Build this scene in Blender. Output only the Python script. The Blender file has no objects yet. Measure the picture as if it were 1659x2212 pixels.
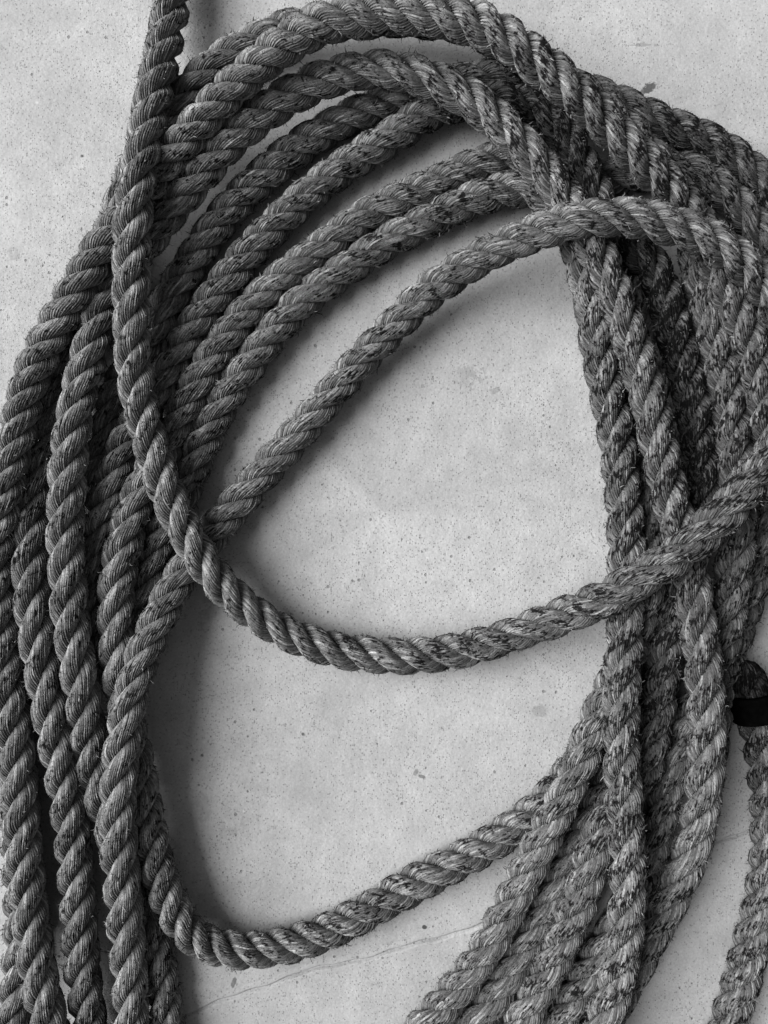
import bpy, math, random
import numpy as np

random.seed(7)
RNG = np.random.default_rng(11)
C = bpy.context.scene.collection
SC = bpy.context.scene

# ------------------------------------------------------------------ camera, sky, sun, exposure
CAM_H = 0.85                       # lens height above the slab, metres
PX = 0.0005                        # one sketch unit on the slab is half a millimetre
cam = bpy.data.cameras.new('camera')
cam_o = bpy.data.objects.new('camera', cam)
C.objects.link(cam_o)
cam_o.location = (0, 0, CAM_H)
cam_o.rotation_euler = (0, 0, 0)   # straight down
cam.sensor_fit = 'VERTICAL'
cam.sensor_height = 36.0
cam.lens = 36.0 * CAM_H / (2212 * PX)
cam.clip_start = 0.01
cam.clip_end = 100
SC.camera = cam_o

SUN_EL, SUN_AZ = 40.0, 280.0       # compass azimuth, clockwise from +Y (frame top)
world = bpy.data.worlds.new('World')
SC.world = world
world.use_nodes = True
wn = world.node_tree
wn.nodes.clear()
sky = wn.nodes.new('ShaderNodeTexSky')
sky.sky_type = 'NISHITA'
sky.sun_disc = False
sky.sun_elevation = math.radians(SUN_EL)
sky.sun_rotation = math.radians(SUN_AZ)
sky.air_density = 1.0
sky.dust_density = 4.0
bw = wn.nodes.new('ShaderNodeRGBToBW')          # a monochrome photograph
bg = wn.nodes.new('ShaderNodeBackground')
bg.inputs['Strength'].default_value = 0.05
wo = wn.nodes.new('ShaderNodeOutputWorld')
wn.links.new(sky.outputs[0], bw.inputs[0])
wn.links.new(bw.outputs[0], bg.inputs[0])
wn.links.new(bg.outputs[0], wo.inputs[0])

sun = bpy.data.lights.new('sun', 'SUN')
sun.energy = 2.4
sun.angle = math.radians(52)
sun.color = (1, 1, 1)
sun_o = bpy.data.objects.new('sun', sun)
C.objects.link(sun_o)
sun_o.location = (-2, 1, 3)
sun_o.rotation_euler = (math.radians(90 - SUN_EL), 0, math.radians(180 - SUN_AZ))

SC.view_settings.view_transform = 'Standard'
SC.view_settings.look = 'None'
SC.view_settings.gamma = 1.0
SC.cycles.use_denoising = True
SC.cycles.denoising_prefilter = 'ACCURATE'
SC.cycles.diffuse_bounces = 2
SC.cycles.max_bounces = 4
SC.view_settings.use_curve_mapping = False
SC.view_settings.exposure = 2.0


# ------------------------------------------------------------------ helpers
class NT:
    """small node-tree writer"""
    def __init__(self, name):
        self.m = bpy.data.materials.new(name)
        self.m.use_nodes = True
        self.t = self.m.node_tree
        self.t.nodes.clear()

    def n(self, kind, **kw):
        o = self.t.nodes.new('ShaderNode' + kind)
        for k, v in kw.items():
            setattr(o, k, v)
        return o

    def put(self, sock, v):
        if isinstance(v, bpy.types.NodeSocket):
            self.t.links.new(v, sock)
        elif isinstance(v, bpy.types.Node):
            self.t.links.new(v.outputs[0], sock)
        else:
            sock.default_value = v

    def math(self, op, a, b=0.0, clamp=False):
        o = self.n('Math', operation=op, use_clamp=clamp)
        self.put(o.inputs[0], a)
        self.put(o.inputs[1], b)
        return o.outputs[0]

    def step(self, v, lo, hi, a=0.0, b=1.0):
        o = self.n('MapRange', interpolation_type='SMOOTHSTEP')
        self.put(o.inputs[0], v)
        for i, x in enumerate((lo, hi, a, b)):
            o.inputs[i + 1].default_value = x
        return o.outputs[0]

    def noise(self, vec, scale, detail=3.0, rough=0.5):
        o = self.n('TexNoise')
        self.put(o.inputs['Vector'], vec)
        o.inputs['Scale'].default_value = scale
        o.inputs['Detail'].default_value = detail
        o.inputs['Roughness'].default_value = rough
        return o.outputs[0]

    def mixf(self, f, a, b):
        o = self.n('Mix', data_type='FLOAT')
        self.put(o.inputs[0], f)
        self.put(o.inputs[2], a)
        self.put(o.inputs[3], b)
        return o.outputs[0]

    def finish(self, grey, rough, bump=None, bump_dist=0.001, spec=0.3):
        b = self.n('BsdfPrincipled')
        comb = self.n('CombineColor')
        for i in range(3):
            self.put(comb.inputs[i], grey)
        self.t.links.new(comb.outputs[0], b.inputs['Base Color'])
        self.put(b.inputs['Roughness'], rough)
        b.inputs['Specular IOR Level'].default_value = spec
        if bump is not None:
            bn = self.n('Bump')
            bn.inputs['Strength'].default_value = 1.0
            bn.inputs['Distance'].default_value = bump_dist
            self.put(bn.inputs['Height'], bump)
            self.t.links.new(bn.outputs[0], b.inputs['Normal'])
        o = self.n('OutputMaterial')
        self.t.links.new(b.outputs[0], o.inputs[0])
        return self.m


def at(px, py, z=0.0):
    """sketch position seen from above -> world position at height z"""
    k = (CAM_H - z) / CAM_H
    return np.array([(px - 829.5) * PX * k, (1106.0 - py) * PX * k, z])


def mesh_np(name, verts, faces, mat, parent=None, uv=None, attrs=None, smooth=True):
    """faces: (n,4) or (n,3) index array; uv: per-vertex (n,2); attrs: dict of per-vertex floats"""
    me = bpy.data.meshes.new(name)
    k = faces.shape[1]
    nf = len(faces)
    me.vertices.add(len(verts))
    me.vertices.foreach_set('co', np.ascontiguousarray(verts, dtype=np.float32).ravel())
    me.loops.add(nf * k)
    idx = np.ascontiguousarray(faces, dtype=np.int32).ravel()
    me.loops.foreach_set('vertex_index', idx)
    me.polygons.add(nf)
    me.polygons.foreach_set('loop_start', np.arange(0, nf * k, k, dtype=np.int32))
    if smooth:
        me.polygons.foreach_set('use_smooth', np.ones(nf, dtype=bool))
    if uv is not None:
        lay = me.uv_layers.new(name='yarn')
        lay.data.foreach_set('uv', np.ascontiguousarray(uv[idx], dtype=np.float32).ravel())
    for an, av in (attrs or {}).items():
        a = me.attributes.new(an, 'FLOAT', 'POINT')
        a.data.foreach_set('value', np.ascontiguousarray(av, dtype=np.float32))
    me.update(calc_edges=True)
    me.materials.append(mat)
    o = bpy.data.objects.new(name, me)
    C.objects.link(o)
    o.parent = parent
    return o


# ------------------------------------------------------------------ materials
def rope_material(name, light, dark, grime):
    t = NT(name)
    uv = t.n('UVMap', uv_map='yarn')
    pos = t.n('TexCoord').outputs['Object']
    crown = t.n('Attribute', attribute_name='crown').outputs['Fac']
    soil_shade = t.n('Attribute', attribute_name='soil_shade').outputs['Fac']  # dirt mixed with painted shade, stronger at right and under the arches
    sep = t.n('SeparateXYZ')
    t.put(sep.inputs[0], uv.outputs[0])
    s, y = sep.outputs[0], sep.outputs[1]            # metres along the rope, yarn number
    # one tone per yarn, drifting along its length
    yi = t.math('FLOOR', y)
    c1 = t.n('CombineXYZ')
    t.put(c1.inputs[0], t.math('MULTIPLY', s, 28.0))
    t.put(c1.inputs[1], t.math('MULTIPLY', yi, 7.31))
    per_yarn = t.noise(c1.outputs[0], 1.0, 2.0)
    # short dashes running along the yarn
    c2 = t.n('CombineXYZ')
    t.put(c2.inputs[0], t.math('MULTIPLY', s, 150.0))
    t.put(c2.inputs[1], t.math('MULTIPLY', y, 0.95))
    dash = t.noise(c2.outputs[0], 1.0, 3.0, 0.6)
    c3 = t.n('CombineXYZ')
    t.put(c3.inputs[0], t.math('MULTIPLY', s, 420.0))
    t.put(c3.inputs[1], t.math('MULTIPLY', y, 2.6))
    fine = t.noise(c3.outputs[0], 1.0, 2.0, 0.6)
    patch = t.noise(pos, 55.0, 5.0, 0.68)            # dirty patches, 2-3 cm
    big = t.noise(pos, 6.0, 2.0)                     # dirtier and cleaner lengths
    # grime clings to the worn crown of each strand
    g = t.math('ADD', t.math('MULTIPLY', patch, 0.95), t.math('MULTIPLY', big, 0.30))
    g = t.math('ADD', g, t.step(crown, 0.35, 1.0, -0.02, 0.13))
    g = t.math('ADD', g, t.math('MULTIPLY', dash, 1.30))
    g = t.math('ADD', g, t.math('MULTIPLY', fine, 0.40))
    g = t.math('ADD', g, soil_shade)
    g = t.step(g, 1.60 - grime, 1.80 - grime)
    tone = t.step(per_yarn, 0.25, 0.78)
    base = t.mixf(t.math('MULTIPLY', tone, tone), light * 0.42, light * 1.85)
    base = t.math('MULTIPLY', base, t.step(fine, 0.25, 0.7, 0.5, 1.3))
    base = t.math('MULTIPLY', base, t.step(soil_shade, -0.06, 0.12, 1.45, 0.62))   # painted light and shade: left ropes paler, right and under-arch runs darker
    col = t.mixf(t.math('MULTIPLY', g, 0.97), base, dark)
    h = t.math('ADD', t.math('MULTIPLY', fine, 0.6), t.math('MULTIPLY', dash, 0.5))
    return t.finish(col, 0.85, h, 0.0011, 0.015)


def fibre_material():
    t = NT('loose_fibre')
    r = t.n('Attribute', attribute_name='tone').outputs['Fac']
    return t.finish(t.step(r, 0.5, 1.0, 0.004, 0.15), 0.8, None, spec=0.05)


def concrete_material():
    t = NT('weathered_concrete')
    pos = t.n('TexCoord').outputs['Object']
    cloud = t.noise(pos, 5.0, 5.0, 0.6)
    mott = t.noise(pos, 38.0, 5.0, 0.65)
    grain = t.noise(pos, 420.0, 3.0, 0.6)
    dens = t.noise(pos, 7.0, 4.0, 0.65)
    base = t.mixf(t.step(cloud, 0.3, 0.72), 0.19, 0.24)
    base = t.math('MULTIPLY', base, t.step(mott, 0.28, 0.72, 0.92, 1.05))
    base = t.math('MULTIPLY', base, t.step(t.noise(pos, 14.0, 6.0, 0.7), 0.3, 0.7, 0.90, 1.06))
    base = t.math('MULTIPLY', base, t.step(grain, 0.2, 0.8, 0.88, 1.10))

    def specks(scale, rmin, rmax, chance):
        v = t.n('TexVoronoi', feature='F1')
        t.put(v.inputs['Vector'], pos)
        v.inputs['Scale'].default_value = scale
        hue = t.n('SeparateColor')
        t.put(hue.inputs[0], v.outputs['Color'])
        pick = t.step(t.math('ADD', hue.outputs[0], t.math('MULTIPLY', t.math('SUBTRACT', dens, 0.5), 1.4)),
                      1.0 - chance - 0.02, 1.0 - chance + 0.02)
        wob = t.math('ADD', v.outputs['Distance'], t.math('MULTIPLY', t.math('SUBTRACT', grain, 0.5), 0.12))
        rad = t.math('MULTIPLY', hue.outputs[1], rmax - rmin)
        dot = t.step(t.math('SUBTRACT', wob, rad), rmin, rmin + 0.08, 1.0, 0.0)
        return t.math('MULTIPLY', pick, dot)

    s1 = specks(480.0, 0.06, 0.36, 0.36)     # pin holes about a millimetre
    s2 = specks(150.0, 0.02, 0.20, 0.09)     # coarser pits
    s3 = specks(46.0, 0.012, 0.045, 0.10)      # dark crumbs
    s4 = specks(40.0, 0.006, 0.03, 0.05)      # pale flecks
    dirt = t.math('MAXIMUM', t.math('MULTIPLY', s1, 0.34), t.math('MULTIPLY', s2, 0.55))
    dirt = t.math('MAXIMUM', dirt, t.math('MULTIPLY', s3, 0.93))
    # stains and chips that lie at fixed spots of the slab
    warp = t.noise(pos, 95.0, 4.0, 0.7)
    sep = t.n('SeparateXYZ')
    t.put(sep.inputs[0], pos)
    for (px, py, rx, ry, rot, k, rag) in (
            (1402, 190, 20, 11, 35, 0.85, 1.3), (1342, 188, 13, 6, 15, 0.95, 1.0),
            (1010, 812, 24, 22, 0, 0.30, 2.6), (1165, 1535, 15, 13, 0, 0.34, 1.2),
            (444, 1745, 16, 26, 20, 0.22, 3.0), (500, 1795, 22, 9, 10, 0.20, 3.0),
            (1388, 97, 40, 3, 2, 0.4, 2.4), (505, 2122, 11, 5, 75, 0.95, 0.8),
            (917, 2003, 6, 5, 0, 0.97, 0.3), (899, 1668, 9, 5, 60, 0.75, 1.0), (911, 1677, 8, 4, -20, 0.7, 1.0), (465, 1300, 60, 20, 60, 0.25, 2.0),
            (30, 548, 10, 18, 30, 0.25, 2.6), (1300, 260, 40, 10, 40, 0.3, 2.0),
            (1070, 842, 9, 5, 20, 0.4, 2.0), (1420, 1215, 20, 20, 0, 0.3, 1.5)):
        x0, y0 = (px - 829.5) * PX, (1106 - py) * PX
        ca, sa = math.cos(math.radians(rot)), math.sin(math.radians(rot))
        dx, dy = t.math('SUBTRACT', sep.outputs[0], x0), t.math('SUBTRACT', sep.outputs[1], y0)
        u = t.math('ADD', t.math('MULTIPLY', dx, ca / (rx * PX)), t.math('MULTIPLY', dy, sa / (rx * PX)))
        v = t.math('ADD', t.math('MULTIPLY', dx, -sa / (ry * PX)), t.math('MULTIPLY', dy, ca / (ry * PX)))
        d = t.math('SQRT', t.math('ADD', t.math('MULTIPLY', u, u), t.math('MULTIPLY', v, v)))
        d = t.math('ADD', d, t.math('MULTIPLY', t.math('SUBTRACT', warp, 0.5), 2.4 * rag))
        dirt = t.math('MAXIMUM', dirt, t.math('MULTIPLY', t.step(d, 0.75, 1.15, 1.0, 0.0), t.math('MULTIPLY', t.step(mott, 0.3, 0.62, 0.35, 1.0), k)))
    col = t.mixf(dirt, base, 0.018)
    col = t.mixf(t.math('MULTIPLY', s4, 0.25), col, 0.5)
    h = t.math('ADD', t.math('MULTIPLY', t.noise(pos, 230.0, 3.0, 0.55), 0.55), t.math('MULTIPLY', mott, 0.7))
    h = t.math('SUBTRACT', h, t.math('MULTIPLY', t.math('MAXIMUM', s1, s2), 0.7))
    return t.finish(col, 0.82, h, 0.0011, 0.3)


def tar_material():
    t = NT('black_tape')
    pos = t.n('TexCoord').outputs['Object']
    n = t.noise(pos, 120.0, 4.0, 0.6)
    return t.finish(t.step(n, 0.3, 0.8, 0.0008, 0.0018), 0.85, n, 0.0005, 0.0)


M_ROPE = rope_material('grey_rope_yarn', 0.092, 0.003, 0.03)
M_WORN = rope_material('soiled_rope_yarn', 0.092, 0.003, 0.05)
M_PALE = rope_material('cleaner_rope_yarn', 0.092, 0.003, 0.03)
M_TIP = rope_material('tarred_rope_yarn', 0.02, 0.002, 0.2)
M_FIBRE = fibre_material()
M_CONC = concrete_material()
M_TAPE = tar_material()

# ------------------------------------------------------------------ the slab
def build_slab():
    seam = np.array([(-800, 2480), (380, 2198), (450, 2175), (550, 2138), (650, 2104), (750, 2080), (829, 2062),
                     (930, 2032), (1030, 2002), (1280, 1915), (1530, 1825), (1610, 1798), (2600, 1450)], float)
    sx, sy = (seam[:, 0] - 829.5) * PX, (1106 - seam[:, 1]) * PX
    xs = np.concatenate([[-6, -3, -1.5, -0.9], np.arange(-0.6, 0.601, 0.003), [0.9, 1.5, 3, 6]])
    near = np.arange(-0.014, 0.01401, 0.0007)
    far = np.concatenate([np.arange(0.018, 0.1, 0.008), np.arange(0.1, 1.4, 0.025), [2, 3, 6]])
    vs = np.concatenate([-far[::-1], near, far])
    fx = np.interp(np.clip(xs, -0.9, 0.9), sx, sy)
    fx = fx + 0.0012 * np.sin(xs * 63) + 0.0007 * np.sin(xs * 171 + 1)
    X, V = np.meshgrid(xs, vs, indexing='ij')
    Y = V + fx[:, None]
    px = X / PX + 829.5
    depth = np.interp(px, [380, 470, 640, 1100, 1500, 1640, 1800], [0.2, 0.7, 1.0, 1.0, 1.0, 0.8, 0.0])
    depth = depth * (0.75 + 0.25 * np.sin(X * 90) * np.sin(X * 37 + 2))
    Z = -0.0045 * depth * np.exp(-(V / 0.0015) ** 2)
    Z -= 0.0005 * depth * np.exp(-((V - 0.0085) / 0.0016) ** 2) * (px < 900)
    Z += 0.0003 * depth * np.exp(-((V + 0.004) / 0.0022) ** 2)
    Z += 0.0004 * (np.sin(X * 17 + 1) * np.sin(Y * 13) - 1)
    nx, nv = X.shape
    i = np.arange(nx * nv).reshape(nx, nv)
    f = np.stack([i[:-1, :-1], i[1:, :-1], i[1:, 1:], i[:-1, 1:]], -1).reshape(-1, 4)
    o = mesh_np('concrete_floor', np.stack([X, Y, Z], -1).reshape(-1, 3), f, M_CONC)
    o['kind'] = 'structure'
    o['label'] = 'pale pitted concrete slab with a fine seam'


build_slab()

# ------------------------------------------------------------------ the rope lengths
R = 0.018                                        # rope radius
# each length: label, lay length in rope diameters, material, (x, y, layer) in sketch units
LENGTHS = [
 dict(label='top rope coming in straight over the others and sagging into the middle loop', lay=[(0, 2.6), (.35, 2.65), (.6, 2.45), (1, 2.6)], mat=M_ROPE, pts=[
  (372,0,0),(362,60,.1),(348,125,.6),(334,200,1.3),(320,262,1.5),(306,330,1.7),(294,400,1.8),(287,470,1.8),(284,540,1.5),
  (283,610,1.2),(283,680,1.3),(285,740,1.2),(291,810,1.2),(303,880,1.2),(322,950,1.2),(343,1018,1.2),(371,1087,1.2),
  (405,1160,1.2),(440,1218,.9),(480,1267,.3),(545,1325,0),(622,1371,0),(700,1400,0),(765,1413,0),(829,1419,0),(894,1420,0),
  (980,1410,0),(1055,1390,0),(1130,1365,0),(1205,1335,.3),(1280,1305,1),(1355,1267,2.6),(1430,1222,3),(1495,1177,3.1),
  (1555,1122,3.2),(1605,1067,3.2),(1659,1002,3.2)], ext=(320,320)),
 dict(label='rope of the tallest arch, standing well clear of the concrete', lay=[(0, 2.75), (.18, 2.6), (.3, 2.3), (.5, 2.15), (.65, 2.1), (1, 2.5)], mat=M_ROPE, pts=[
  (107,2209,.9),(92,2159,.9),(82,2109,.9),(75,2059,.9),(69,2009,.8),(62,1959,.5),(56,1909,.5),(52,1859,.5),
  (47,1809,.5),(44,1759,.6),(41,1709,.7),(37,1655,.8),(32,1600,.9),(27,1555,1.1),(20,1505,1.1),(12,1455,1.1),(5,1405,1),
  (0,1355,1),(-6,1280,.7),(-10,1230,.7),(-8,1180,.7),(-2,1130,.8),(8,1080,.8),(18,1028,.9),(28,978,.9),(38,928,.9),
  (47,878,.9),(64,828,.9),(82,778,.9),(107,728,.9),(136,678,1),(167,628,1),(192,578,1),(225,530,1),(265,478,1),(305,425,1),
  (345,375,1.2),(385,330,1.3),(415,285,1.4),(450,245,1.5),(485,203,1.7),(540,155,2),(590,112,2),(650,70,2.4),(710,42,2.8),
  (770,30,3.1),(829,26,3.3),(904,25,3.6),(970,33,3.9),(1017,46,4.1),(1080,76,4.3),(1142,120,4.4),(1205,166,4.2),
  (1269,226,3.5),(1319,275,3.3),(1369,328,3),(1419,376,2.6),(1469,424,2),(1505,480,2.4),(1540,550,2),(1571,628,1.9),
  (1600,678,1.9),(1620,728,1.9),(1634,778,1.9),(1646,828,1.9),(1654,878,1.9),(1660,940,1.9),(1665,1020,1.7),(1662,1090,.5),(1650,1165,.2),
  (1634,1242,.1),(1607,1305,0),(1587,1368,0),(1572,1420,0),(1555,1480,0),(1538,1560,0),(1525,1680,0)], ext=(320,0)),
 dict(label='outer rope half hidden beneath the tallest arch, its far run deep in the right bundle', lay=[(0, 2.85), (.2, 2.75), (.4, 2.4), (1, 2.6)], mat=M_WORN, pts=[
  (193,2209,.3),(185,2159,.3),(180,2109,.3),(175,2059,.3),(172,2009,.3),(170,1959,.3),(165,1909,.3),(162,1859,.3),
  (157,1809,.3),(150,1759,.3),(143,1709,.3),(137,1659,.4),(127,1630,0.8),(115,1580,0.9),(107,1530,1),(100,1480,1.1),(87,1430,1.2),
  (80,1380,1.2),(75,1330,1.2),(67,1280,1.2),(65,1205,1.1),(66,1130,.6),(70,1080,.4),(85,1005,.1),(98,950,0),(110,900,0),(122,840,0),
  (140,790,0),(165,720,0),(195,640,0),(225,560,0),(250,480,0),(268,420,0),(290,370,0),(320,320,0),(360,265,0.2),(398,207,0.2),
  (440,160,0.2),(490,118,0.4),(560,82,.4),(640,58,.6),(720,46,.8),(829,38,.9),(904,36,.9),(1000,48,.9),(1080,82,.9),(1142,122,.9),
  (1205,165,.9),(1280,220,.9),(1332,266,1),(1385,318,1),(1437,372,1),(1480,432,.8),(1500,520,.6),(1512,610,1.5),
  (1527,678,1.4),(1544,728,1.3),(1559,778,1.3),(1569,828,1.3),(1576,878,1.3),(1584,928,1.3),(1589,978,1.3),(1590,1030,1.3),
  (1592,1100,1.5),(1591,1168,1.6),(1586,1230,1.6),(1581,1280,1.6),(1574,1330,1.5),(1563,1380,.3),(1545,1440,.2),(1515,1500,0),
  (1490,1560,0),(1470,1610,0),(1449,1659,0),(1439,1709,0),(1429,1759,0),(1419,1809,0),(1404,1859,0),(1385,1905,0),(1350,1970,0),
  (1310,2035,0),(1269,2105,0),(1239,2155,0),(1205,2205,0)], ext=(320,320)),
 dict(label='rope of the lower arch, just inside the tallest one', lay=[(0, 2.7), (.2, 2.7), (.35, 2.4), (.5, 2.4), (.75, 2.75), (1, 2.8)], mat=M_WORN, pts=[
  (362,2210,0),(352,2160,0),(347,2110,0),(342,2060,0),(332,2010,0),(308,1955,0),(280,1885,0),(250,1810,0),
  (225,1735,0),(207,1680,0),(197,1640,.1),(187,1560,.3),(180,1505,.6),(172,1455,1.2),(162,1405,1.3),(154,1355,1.4),(148,1280,1.4),
  (144,1205,1.4),(143,1130,1.4),(145,1080,1.4),(148,1028,1.4),(150,978,1.4),(155,928,1.4),(165,878,1.4),(175,828,1.4),(190,778,1.4),(203,728,1.4),
  (213,678,1.4),(225,640,1.4),(247,608,.9),(277,570,.8),(310,527,.7),(350,480,1),(385,435,1),(415,400,0.9),(445,360,0.8),
  (480,320,0.8),(520,280,0.8),(565,245,0.9),(620,210,1.1),(675,178,1),(740,157,1.2),(829,148,1.5),(879,157,1.6),(929,169,1.7),
  (979,191,1.8),(1029,222,1.9),(1079,266,1.9),(1129,314,1.8),(1179,372,1.6),(1204,405,1.4),(1228,442,1.2),(1258,495,1.1),
  (1294,553,1.95),(1317,603,1.95),(1337,653,1.95),(1357,703,1.95),(1369,753,1.95),(1384,803,1.95),(1399,853,1.95),(1414,903,1.95),(1422,953,1.95),
  (1432,1003,1.95),(1442,1053,1.95),(1452,1103,1.95),(1464,1130,1.95),(1482,1185,1.85),(1494,1255,1.85),(1500,1305,1.95),(1509,1355,1.95),
  (1517,1405,1.95),(1522,1455,1.95),(1524,1505,1.95),(1527,1555,1.95),(1527,1605,1.95),(1524,1659,1.95),(1520,1700,1.85),(1512,1759,.8),
  (1502,1809,.6),(1487,1859,.4),(1463,1909,.2),(1442,1959,0),(1412,2009,0),(1388,2059,0),(1355,2115,0),(1320,2180,0)], ext=(320,320)),
 dict(label='outermost of the four slanting inner ropes, ending along the outer right shoulder of the coil', lay=2.3, soil_shade=0.03, mat=M_ROPE, pts=[  # part of its tone is painted shade from beneath the arches
  (25,2210,0),(32,2159,0),(38,2109,0),(45,2050,0),(45,1950,0),(42,1850,0),(38,1750,0),(25,1650,0),(8,1570,0),
  (-2,1500,0),(2,1440,0),(30,1370,0),(75,1290,0),(120,1210,0),(160,1130,0),(190,1060,0),(205,1003,0),(222,953,0),(231,903,0),
  (239,853,0),(260,818,0),(295,783,0),(328,750,0),(342,703,0),(352,665,0),(372,632,0),(400,587,0),(430,540,0),(465,490,0),
  (500,445,0),(555,395,0),(610,345,0),(670,302,0),(740,258,0),(800,230,0),(850,215,0),(900,203,0),(960,185,0),(1040,168,0),
  (1150,172,0),(1280,200,.1),(1360,235,.3),(1419,262,.4),(1469,281,.4),(1519,298,.4),(1557,316,.4),(1594,342,.4),(1632,376,.4),
  (1665,412,.4)], ext=(320,320)),
 dict(label='second of the four slanting inner ropes, counted from outside, sinking into the right bundle', lay=2.35, soil_shade=0.10, mat=M_ROPE, pts=[  # shade of the pocket under the arches is painted into this length
  (200,1500,0),(190,1400,0),(195,1300,0),(200,1255,.1),(207,1180,.1),(217,1130,.1),(225,1090,.1),(240,1055,.1),(252,1010,0),(270,953,0),
  (290,915,0),(320,880,0),(345,845,0),(362,803,0),(387,758,0),(410,715,0),(430,690,0),(460,645,0),(500,595,0),(530,555,0),
  (575,505,0),(620,460,0),(670,415,0),(725,370,0),(780,335,0),(829,308,0),(854,290,0),(879,272,0),(904,252,0),(935,235,0),
  (975,222,0),(1040,215,0),(1130,220,0),(1195,258,.1),(1243,320,.2),(1275,400,.2),(1310,470,.1),(1360,525,.2),(1419,578,0.8),
  (1434,628,0.9),(1447,678,0.9),(1459,728,0.9),(1472,778,0.9),(1487,828,0.9),(1497,878,0.9),(1504,928,0.9),(1509,978,0.9),(1517,1028,0.9),
  (1520,1070,0.8),(1512,1120,0),(1492,1190,0),(1470,1250,0),(1447,1318,0),(1444,1355,.1),(1437,1405,.1),(1429,1455,.1),(1422,1505,.1),
  (1414,1555,.1),(1407,1605,.1),(1397,1655,.1),(1375,1695,.2),(1335,1725,.3),(1305,1755,0.7),(1290,1809,0.7),(1277,1859,0.6),
  (1264,1909,0.5),(1249,1959,0.4),(1229,2009,0.4),(1204,2059,0.4),(1180,2109,0.3),(1150,2159,0.3),(1125,2205,0.3)], ext=(0,320)),
 dict(label='rope sweeping round the lowest loop, its bend resting on the open concrete', lay=[(0, 2.3), (.35, 2.35), (.55, 2.6), (.75, 2.2), (1, 2.2)], mat=M_PALE, pts=[
  (1654,525,.3),(1634,490,.3),(1604,453,.3),(1577,425,.3),(1544,398,.3),(1507,373,.3),(1469,353,.2),(1410,368,0),(1350,390,0),(1280,390,0),
  (1200,365,0),(1135,344,0),(1084,338,0),(1050,346,0),(1024,357,0),(1000,370,0),(970,385,0),(929,402,0),(892,418,0),(855,436,0),
  (800,460,0),(740,500,0),(690,540,0),(640,575,0),(590,615,0),(550,655,0),(510,700,0),(475,750,0),(440,805,0),(415,852,0),
  (388,902,0),(365,950,.1),(335,1000,.3),(308,1045,.4),(292,1085,0.85),(280,1130,0.95),(267,1180,0.95),(257,1230,0.95),(252,1280,0.95),
  (251,1330,0.95),(250,1380,0.95),(253,1430,0.95),(258,1480,0.95),(268,1535,0.85),(282,1590,0.85),(291,1630,0.85),(296,1659,.5),(305,1709,.5),
  (311,1759,.5),(324,1809,.6),(334,1859,.7),(350,1909,.9),(365,1955,1),(385,1993,.8),(412,2022,.5),(448,2043,.1),(500,2056,0),
  (550,2053,0),(610,2045,0),(680,2025,0),(730,2003,0),(780,1978,0),(829,1946,0),(905,1904,0),(980,1864,0),(1045,1829,0),
  (1105,1793,0),(1150,1760,0),(1195,1715,0),(1240,1660,0),(1285,1600,0),(1320,1540,0)], ext=(320,0)),
 dict(label='innermost of the four slanting inner ropes, bordering the open concrete', lay=[(0, 2.4), (.5, 2.35), (.8, 2.7), (1, 2.6)], mat=M_WORN, pts=[
  (250,1480,0),(262,1400,0),(285,1350,0),(305,1318,0),(318,1268,0),(328,1218,0),(337,1168,0),(355,1130,0),(380,1095,0),(400,1057,0),
  (420,1007,0),(435,957,0),(460,907,0),(490,857,0),(520,807,0),(562,752,0),(595,708,0),(625,675,0),(670,635,0),(725,595,0),
  (780,560,0),(829,527,0),(864,507,0),(900,490,0),(934,475,0),(970,457,0),(1004,440,0),(1042,425,0),(1080,410,0),(1117,400,0),
  (1160,403,0),(1205,433,0),(1235,480,0),(1253,545,0.8),(1267,603,0.9),(1280,653,1),(1288,703,1),(1295,753,1),(1303,803,1),
  (1313,853,1),(1325,903,1),(1333,953,1),(1338,1003,1),(1343,1053,1),(1350,1103,1),(1353,1180,1),(1352,1250,1),(1350,1330,1.25),
  (1349,1380,1.35),(1345,1430,1.45),(1342,1480,1.45),(1340,1530,1.45),(1339,1580,1.45),(1340,1630,1.45),(1344,1670,1.45),(1347,1709,1.55),
  (1350,1759,1.55),(1354,1809,1.55),(1356,1859,1.55),(1355,1909,1.55),(1354,1959,1.55),(1352,2009,1.55),(1347,2059,1.55),(1337,2109,1.45),
  (1320,2159,1.45),(1303,2209,1.35)], ext=(0,320)),
 dict(label='rope slanting alone across the open concrete, then climbing over the right bundle', lay=[(0, 2.3), (.3, 2.3), (.6, 2.4), (.75, 2.9), (1, 2.95)], mat=M_PALE, pts=[
  (1690,690,3),(1659,632,3),(1620,580,3),(1580,545,3),(1530,515,3),(1480,495,3),(1420,478,3),(1355,467,3),(1280,470,2.9),(1220,481,1.7),
  (1150,505,1.3),(1080,535,.9),(1020,566,.5),(960,602,.2),(905,648,0),(860,693,0),(829,727,0),(795,762,0),(760,800,0),(725,843,0),
  (690,887,0),(650,932,0),(610,977,0),(570,1022,0),(530,1067,0),(490,1117,0),(450,1162,0),(420,1205,0),(382,1257,.2),(357,1305,0.9),
  (335,1355,1.1),(310,1405,1.3),(295,1455,1.4),(282,1505,1.4),(272,1555,1.5),(265,1605,1.5),(258,1659,1.6),(255,1709,1.6),
  (255,1759,1.6),(255,1809,1.6),(260,1859,1.5),(265,1909,1),(269,1959,.9),(272,2009,.8),(276,2059,.7),(281,2109,.6),(283,2159,.6),
  (285,2209,.6)], ext=(280,320)),
 dict(label='frayed rope lying over the end of the lowest loop, beside the open concrete', lay=2.2, mat=M_ROPE, pts=[
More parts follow.
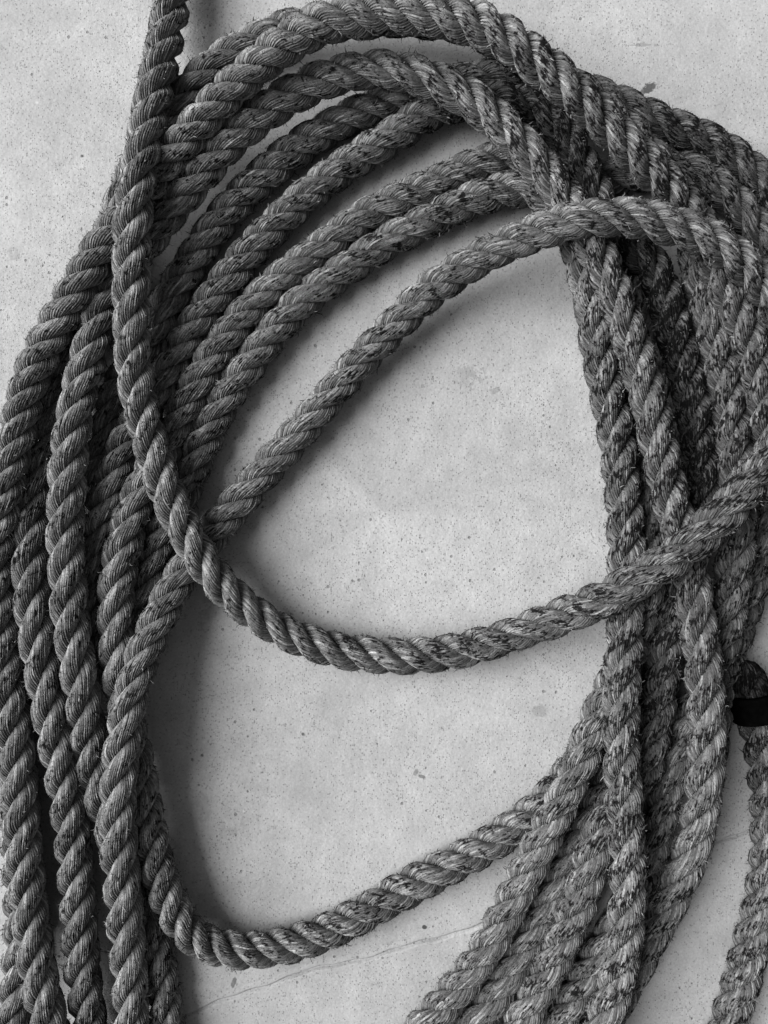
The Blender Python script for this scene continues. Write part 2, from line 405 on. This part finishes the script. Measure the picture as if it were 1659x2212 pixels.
  (1225,435,0),(1268,505,0),(1303,590,0),(1327,670,0),(1347,760,0),(1366,860,0),(1386,960,0),(1400,1060,0),(1412,1150,0),(1412,1230,0),(1390,1330,.1),(1350,1430,.2),(1315,1500,.3),(1290,1550,0.8),(1270,1600,0.9),(1249,1659,1),(1224,1709,1.1),(1199,1759,1.2),
  (1174,1809,1),(1149,1859,0.55),(1124,1909,0.25),(1099,1959,0.25),(1074,2009,0.25),(1044,2059,0.25),(1009,2109,0.25),(969,2159,0.25),(929,2205,0.25)], ext=(0,320)),
 dict(label='sunken rope squeezed between two frayed ones below the lowest loop', lay=2.3, mat=M_ROPE, pts=[
  (1290,470,0),(1340,540,0),(1378,610,0),(1408,700,0),(1428,800,0),(1443,900,0),(1455,1000,0),(1460,1100,0),(1450,1200,0),(1428,1300,0),(1405,1400,0),(1382,1480,0),(1360,1560,0),(1340,1640,0),(1300,1715,0),(1265,1775,0),(1245,1815,0),(1230,1859,0),(1204,1909,0),(1180,1959,0),(1155,2009,0),
  (1125,2059,0),(1094,2109,0),(1060,2159,0),(1030,2204,0)], ext=(0,320)),
 dict(label='lone rope end with a round black tip and a wide black band', lay=2.2, soil_shade=0.06, mat=M_WORN, pts=[
  (1622,1500,0.3),(1632,1560,0.3),(1645,1620,0.15),(1656,1690,0),(1661,1760,0),(1660,1840,0),(1654,1900,0),(1642,1959,0),
  (1630,2009,0),(1618,2059,0),(1606,2109,0),(1590,2159,0),(1575,2205,0)], ext=(0,320)),
]


def smooth(a, sigma):
    """gaussian smoothing along axis 0 that keeps the ends in place"""
    n = max(1, int(3 * sigma))
    k = np.exp(-0.5 * (np.arange(-n, n + 1) / sigma) ** 2)
    k /= k.sum()
    p = np.concatenate([2 * a[:1] - a[n:0:-1], a, 2 * a[-1:] - a[-2:-n - 2:-1]])
    return np.stack([np.convolve(p[:, i], k, 'valid') for i in range(a.shape[1])], 1)


def resample(p, step, sp=None):
    d = np.linalg.norm(np.diff(p, axis=0), axis=1)
    s = np.concatenate([[0], np.cumsum(d)])
    n = max(8, int(round(s[-1] / step)))
    t = np.linspace(0, s[-1], n + 1)
    return np.stack([np.interp(t, s, p[:, i]) for i in range(p.shape[1])], 1)


STEP = 0.008
for L in LENGTHS:
    q = np.array(L['pts'], float)
    e0, e1 = L['ext']
    if e0:
        d = q[0, :2] - q[2, :2]
        d = d / np.linalg.norm(d)
        q = np.vstack([[*(q[0, :2] + d * e0), 0.4 * q[0, 2]], q])
    if e1:
        d = q[-1, :2] - q[-3, :2]
        d = d / np.linalg.norm(d)
        q = np.vstack([q, [*(q[-1, :2] + d * e1), 0.4 * q[-1, 2]]])
    z = R + q[:, 2] * 1.85 * R
    w = np.stack([at(a, b, c) for (a, b), c in zip(q[:, :2], z)])
    # the direction from the lens is kept while heights settle
    w = resample(w, STEP)
    w = smooth(w, 2.2)
    L['w'] = w

# let the lengths settle: those drawn above rest on those drawn below
allp = np.concatenate([L['w'] for L in LENGTHS])
own = np.concatenate([np.full(len(L['w']), i) for i, L in enumerate(LENGTHS)])
arc = np.concatenate([np.arange(len(L['w'])) * STEP for L in LENGTHS])
ends = np.cumsum([len(L['w']) for L in LENGTHS])[:-1]
z0 = allp[:, 2].copy()
zz = z0.copy()
xy0 = allp[:, :2] * (CAM_H / (CAM_H - z0))[:, None]          # where the sight line meets the slab
HD, VD = 2 * R * 0.80, 2 * R * 0.90
d2 = (allp[:, None, 0] - allp[None, :, 0]) ** 2 + (allp[:, None, 1] - allp[None, :, 1]) ** 2
ia, ib = np.nonzero((d2 < (HD + 0.006) ** 2) & ((own[:, None] < own[None, :]) | (
    (own[:, None] == own[None, :]) & (arc[None, :] - arc[:, None] > 0.15))))
# one crossing, one order: who lies on top is settled for each touching stretch as a whole
order = np.lexsort((arc[ia], own[ib], own[ia]))
ia, ib = ia[order], ib[order]
new = np.ones(len(ia), bool)
new[1:] = (own[ia][1:] != own[ia][:-1]) | (own[ib][1:] != own[ib][:-1]) | (np.diff(arc[ia]) > 0.03)
cid = np.cumsum(new) - 1
wgt = np.exp(-d2[ia, ib] / (0.6 * HD) ** 2)
tot = np.bincount(cid, (z0[ia] - z0[ib]) * wgt)
sgn = np.where(tot >= 0, 1.0, -1.0)[cid]
top, bot = np.where(sgn > 0, ia, ib), np.where(sgn > 0, ib, ia)
for it in range(400):
    xy = xy0 * ((CAM_H - zz) / CAM_H)[:, None]
    h2 = ((xy[ia] - xy[ib]) ** 2).sum(1) / HD ** 2
    need = VD * np.sqrt(np.clip(1 - h2, 0, 1))
    lack = np.clip(need - (zz[top] - zz[bot]), 0, None)
    push, low = np.zeros_like(zz), np.zeros_like(zz)
    np.maximum.at(push, top, lack)
    np.maximum.at(low, bot, lack)
    move = 0.30 * push - 0.30 * low * (zz > R * 1.05) + 0.02 * (z0 - zz)
    zz = np.clip(zz + move, R * 0.985, z0 + 0.055)
    zz = np.concatenate([smooth(p[:, None], 2.4)[:, 0] for p in np.split(zz, ends)])
    zz = np.maximum(zz, R * 0.985)
allp = np.concatenate([xy0 * ((CAM_H - zz) / CAM_H)[:, None], zz[:, None]], 1)
for L, p in zip(LENGTHS, np.split(allp, ends)):
    L['w'] = p

DS = 0.0031            # ring spacing
NY, NV = 27, 3         # yarns round a strand, vertices per yarn


def smooth_rand(n, sigma, cols=1):
    a = RNG.normal(size=(n + 1, cols))
    k = np.exp(-0.5 * (np.arange(-int(3 * sigma) - 1, int(3 * sigma) + 2) / sigma) ** 2)
    k /= np.sqrt((k ** 2).sum())
    return np.stack([np.convolve(a[:, i], k, 'same') for i in range(cols)], 1)[:n]


def rope_surface(w, lay, r, taper=None):
    """yields for each of the three strands: vertices, quads, uv, crown, and samples for loose fibres"""
    p = smooth(resample(w, DS), 2.0)
    n = len(p)
    p = p + np.stack([smooth_rand(n, 14)[:, 0] * 0.0004, smooth_rand(n, 14)[:, 0] * 0.0004, np.zeros(n)], 1)
    t = np.gradient(p, axis=0)
    ds = np.linalg.norm(t, axis=1, keepdims=True)
    t = t / ds
    S = np.cumsum(ds[:, 0])
    side = np.cross(t, [0, 0, 1.0])
    side /= np.linalg.norm(side, axis=1, keepdims=True)
    up = np.cross(side, t)
    if not np.isscalar(lay):                       # (share of the length, lay) stops
        lay = np.interp(S / S[-1], [a for a, b in lay], [b for a, b in lay])
    Lm = 1.05 * lay * 2 * r * (1 + 0.05 * smooth_rand(n, 40)[:, 0])
    ang = np.cumsum(2 * np.pi * ds[:, 0] / Lm) + RNG.uniform(0, 6.28)
    if taper is None:                              # cut ends close in a blunt round
        u = np.clip(np.minimum(S - S[0], S[-1] - S) / 0.008, 0, 1)
        tp = np.clip(np.sqrt(1 - (1 - u) ** 2), 0.03, 1)
    else:
        tp = taper(S, S[-1])
    rr = r * tp * (1 + 0.018 * smooth_rand(n, 10)[:, 0])
    nc = NY * NV
    col = np.arange(nc + 1)
    for k in range(3):
        th = -ang + 2 * np.pi * k / 3
        er = np.cos(th)[:, None] * side + np.sin(th)[:, None] * up
        et = -np.sin(th)[:, None] * side + np.cos(th)[:, None] * up
        c, ar, at_ = 0.53 * rr, 0.48 * rr, 0.55 * rr      # flattened crown, deep seams
        swell = 1 + 0.025 * smooth_rand(n, 5)[:, 0]
        ar, at_ = ar * swell, at_ * swell
        phi = 2 * np.pi * col[None, :] / nc + (ang * 1.72)[:, None]
        # each yarn stands a little proud or sunk, changing along its length
        yo = RNG.normal(size=NY) * 0.016
        yl = smooth_rand(n, 4.0, NY) * 0.018 + yo[None, :]
        yidx = np.minimum(col // NV, NY - 1)
        yidx[-1] = 0
        prof = np.where(col % NV == 0, -0.14, 0.03)
        hgt = 1 + prof[None, :] + yl[:, yidx] * (col % NV != 0)[None, :]
        hgt += RNG.normal(size=(n, nc + 1)) * 0.007
        hgt[:, -1] = hgt[:, 0]
        cp, sp = np.cos(phi), np.sin(phi)
        rho = ((np.abs(cp) / ar[:, None]) ** 2.6 + (np.abs(sp) / at_[:, None]) ** 2.6) ** (-1 / 2.6) * hgt
        V = p[:, None, :] + (c[:, None] + rho * cp)[..., None] * er[:, None, :] \
            + (rho * sp)[..., None] * et[:, None, :]
        idx = np.arange(n * (nc + 1)).reshape(n, nc + 1)
        F = np.stack([idx[:-1, :-1], idx[:-1, 1:], idx[1:, 1:], idx[1:, :-1]], -1)
        mid = 0.25 * (cp[:-1, :-1] + cp[:-1, 1:] + cp[1:, 1:] + cp[1:, :-1])
        vis = mid > -0.42                              # the core side is buried among the strands
        vis[:2] = True
        vis[-2:] = True
        F = F[vis]
        uv = np.stack(np.broadcast_arrays(S[:, None] + 3.7 * k, col[None, :] / NV + 40 * k), -1)
        used = np.zeros(n * (nc + 1), bool)
        used[F.ravel()] = True
        remap = np.cumsum(used) - 1
        yield V.reshape(-1, 3)[used], remap[F], uv.reshape(-1, 2)[used], cp.reshape(-1)[used], (V, cp, sp, er, et, t)


def fibres(samples, per_m, length_m):
    """short broken yarn ends standing off the rope"""
    VV, FF, TT = [], [], []
    base = 0
    for (V, cp, sp, er, et, t) in samples:
        n, m = cp.shape
        cnt = int(per_m * length_m / 3)
        i = RNG.integers(0, n, cnt)
        j = RNG.integers(0, m, cnt)
        ok = cp[i, j] > RNG.uniform(0.0, 0.7, cnt)
        i, j = i[ok], j[ok]
        cnt = len(i)
        P = V[i, j]
        nrm = cp[i, j][:, None] * er[i] + sp[i, j][:, None] * et[i]
        lng = np.clip(RNG.lognormal(-0.1, 0.55, cnt), 0.25, 3.4) * 0.0026
        a = RNG.uniform(-1, 1, cnt)[:, None]
        b = RNG.normal(size=cnt)[:, None] * 0.45
        d1 = nrm * 0.8 + t[i] * a + et[i] * b
        d1 /= np.linalg.norm(d1, axis=1, keepdims=True)
        d2 = d1 + nrm * RNG.uniform(-.5, .5, cnt)[:, None] + RNG.normal(size=(cnt, 3)) * 0.45
        d2 /= np.linalg.norm(d2, axis=1, keepdims=True)
        wv = np.cross(d1, RNG.normal(size=(cnt, 3)))
        wv /= np.linalg.norm(wv, axis=1, keepdims=True)
        wd = RNG.uniform(0.00022, 0.00046, cnt)[:, None]
        A = P - nrm * 0.0003
        B = A + d1 * lng[:, None] * 0.55
        T = B + d2 * lng[:, None] * 0.45
        q = np.stack([A - wv * wd, A + wv * wd, B + wv * wd * .8, B - wv * wd * .8, T], 1).reshape(-1, 3)
        o = base + 5 * np.arange(cnt)
        FF.append(np.stack([o, o + 1, o + 2], 1))
        FF.append(np.stack([o, o + 2, o + 3], 1))
        FF.append(np.stack([o + 3, o + 2, o + 4], 1))
        VV.append(q)
        TT.append(np.repeat(RNG.uniform(0, 1, cnt), 5))
        base += 5 * cnt
    return np.concatenate(VV), np.concatenate(FF), np.concatenate(TT)


def build_rope(L, name='rope', mat=None, taper=None, per_m=13000):
    w = L['w']
    e = bpy.data.objects.new(name, None)
    C.objects.link(e)
    e.empty_display_size = 0.02
    base = w[len(w) // 2].copy()
    base[2] -= R
    e.location = base
    e['label'], e['category'], e['group'] = L['label'], 'rope', 'lengths of three-strand rope coiled on the concrete'
    length = np.linalg.norm(np.diff(w, axis=0), axis=1).sum()
    smp = []
    for V, F, uv, cr, s in rope_surface(w, L['lay'], R, taper):
        # dirt grows toward frame right, with painted shade added; left ropes painted lighter
        soil_shade = L.get('soil_shade', 0.0) * np.interp(V[:, 0], [0.02, 0.10], [0, 1]) + np.interp(V[:, 0], [-0.38, -0.12, 0.16, 0.36], [-0.05, -0.02, 0.02, 0.06])
        soil_shade = np.where(soil_shade > 0, soil_shade * np.interp(V[:, 1], [-0.34, -0.10], [0.15, 1.0]), soil_shade)
        mesh_np('strand', V - base, F, L['mat'], e, uv, {'crown': cr, 'soil_shade': soil_shade})
        smp.append(s)
    V, F, T = fibres(smp, per_m, length)
    o = mesh_np('loose_fibres', V - base, F, M_FIBRE, e, None, {'tone': T}, smooth=False)
    o['kind'] = 'stuff'
    return e, base


for L in LENGTHS:
    L['root'] = build_rope(L)

# the bound end of the lone rope: tape sleeve and rounded tarred tip
Lz = LENGTHS[-1]
ez, bz = Lz['root']
p0, p1 = Lz['w'][0], Lz['w'][4]
ax = (p0 - p1) / np.linalg.norm(p0 - p1)
ax[2] = 0
ax /= np.linalg.norm(ax)
tip_w = np.stack([p0 - ax * 0.004 + ax * s for s in np.linspace(0, 0.041, 12)])


def tip_taper(S, total):
    u = np.clip((total - S) / 0.017, 0.0, 1.0)
    return np.clip(np.sqrt(1 - (1 - u) ** 2), 0.02, 1)


tv, tf, tu, tc, base_i = [], [], [], [], 0
for V, F, uv, cr, s in rope_surface(tip_w, 2.2, R, tip_taper):
    tv.append(V); tf.append(F + base_i); tu.append(uv); tc.append(cr)
    base_i += len(V)
o = mesh_np('rope_tip', np.concatenate(tv) - bz, np.concatenate(tf), M_TIP, ez, np.concatenate(tu), {'crown': np.concatenate(tc)})
o['label'] = 'rounded black tarred rope tip'


def collar(name, a, axis, length, rad, wall, mat, parent, origin):
    """a heavy black band clamped round the rope: rounded lips, a shallow groove, open at both ends"""
    sd = np.cross(axis, [0, 0, 1.0])
    sd /= np.linalg.norm(sd)
    up = np.cross(sd, axis)
    nu = 72
    prof = np.array([(0, rad - wall), (0, rad - 0.0016), (0.0006, rad - 0.0005), (0.0018, rad), (0.006, rad),
                     (0.0068, rad - 0.0006), (length - 0.0068, rad - 0.0006), (length - 0.006, rad), (length - 0.0018, rad),
                     (length - 0.0006, rad - 0.0005), (length, rad - 0.0016), (length, rad - wall)])
    u = 2 * np.pi * np.arange(nu) / nu
    flat = 1 + 0.02 * np.cos(3 * u + 0.4) + 0.01 * np.cos(5 * u)
    V = a + prof[:, None, 0:1] * axis + (prof[:, None, 1:2] * flat[None, :, None]) * (
        np.cos(u)[None, :, None] * sd + np.sin(u)[None, :, None] * up)
    m = len(prof)
    idx = np.arange(m * nu).reshape(m, nu)
    nxt = np.roll(idx, -1, 1)
    F = np.stack([idx, nxt, np.roll(nxt, -1, 0), np.roll(idx, -1, 0)], -1).reshape(-1, 4)
    ob = mesh_np(name, V.reshape(-1, 3) - origin, F, mat, parent)
    ob['label'] = 'wide black band'
    return ob


collar('band', p0 - ax * 0.027, ax, 0.028, R * 1.33, 0.007, M_TAPE, ez, bz)
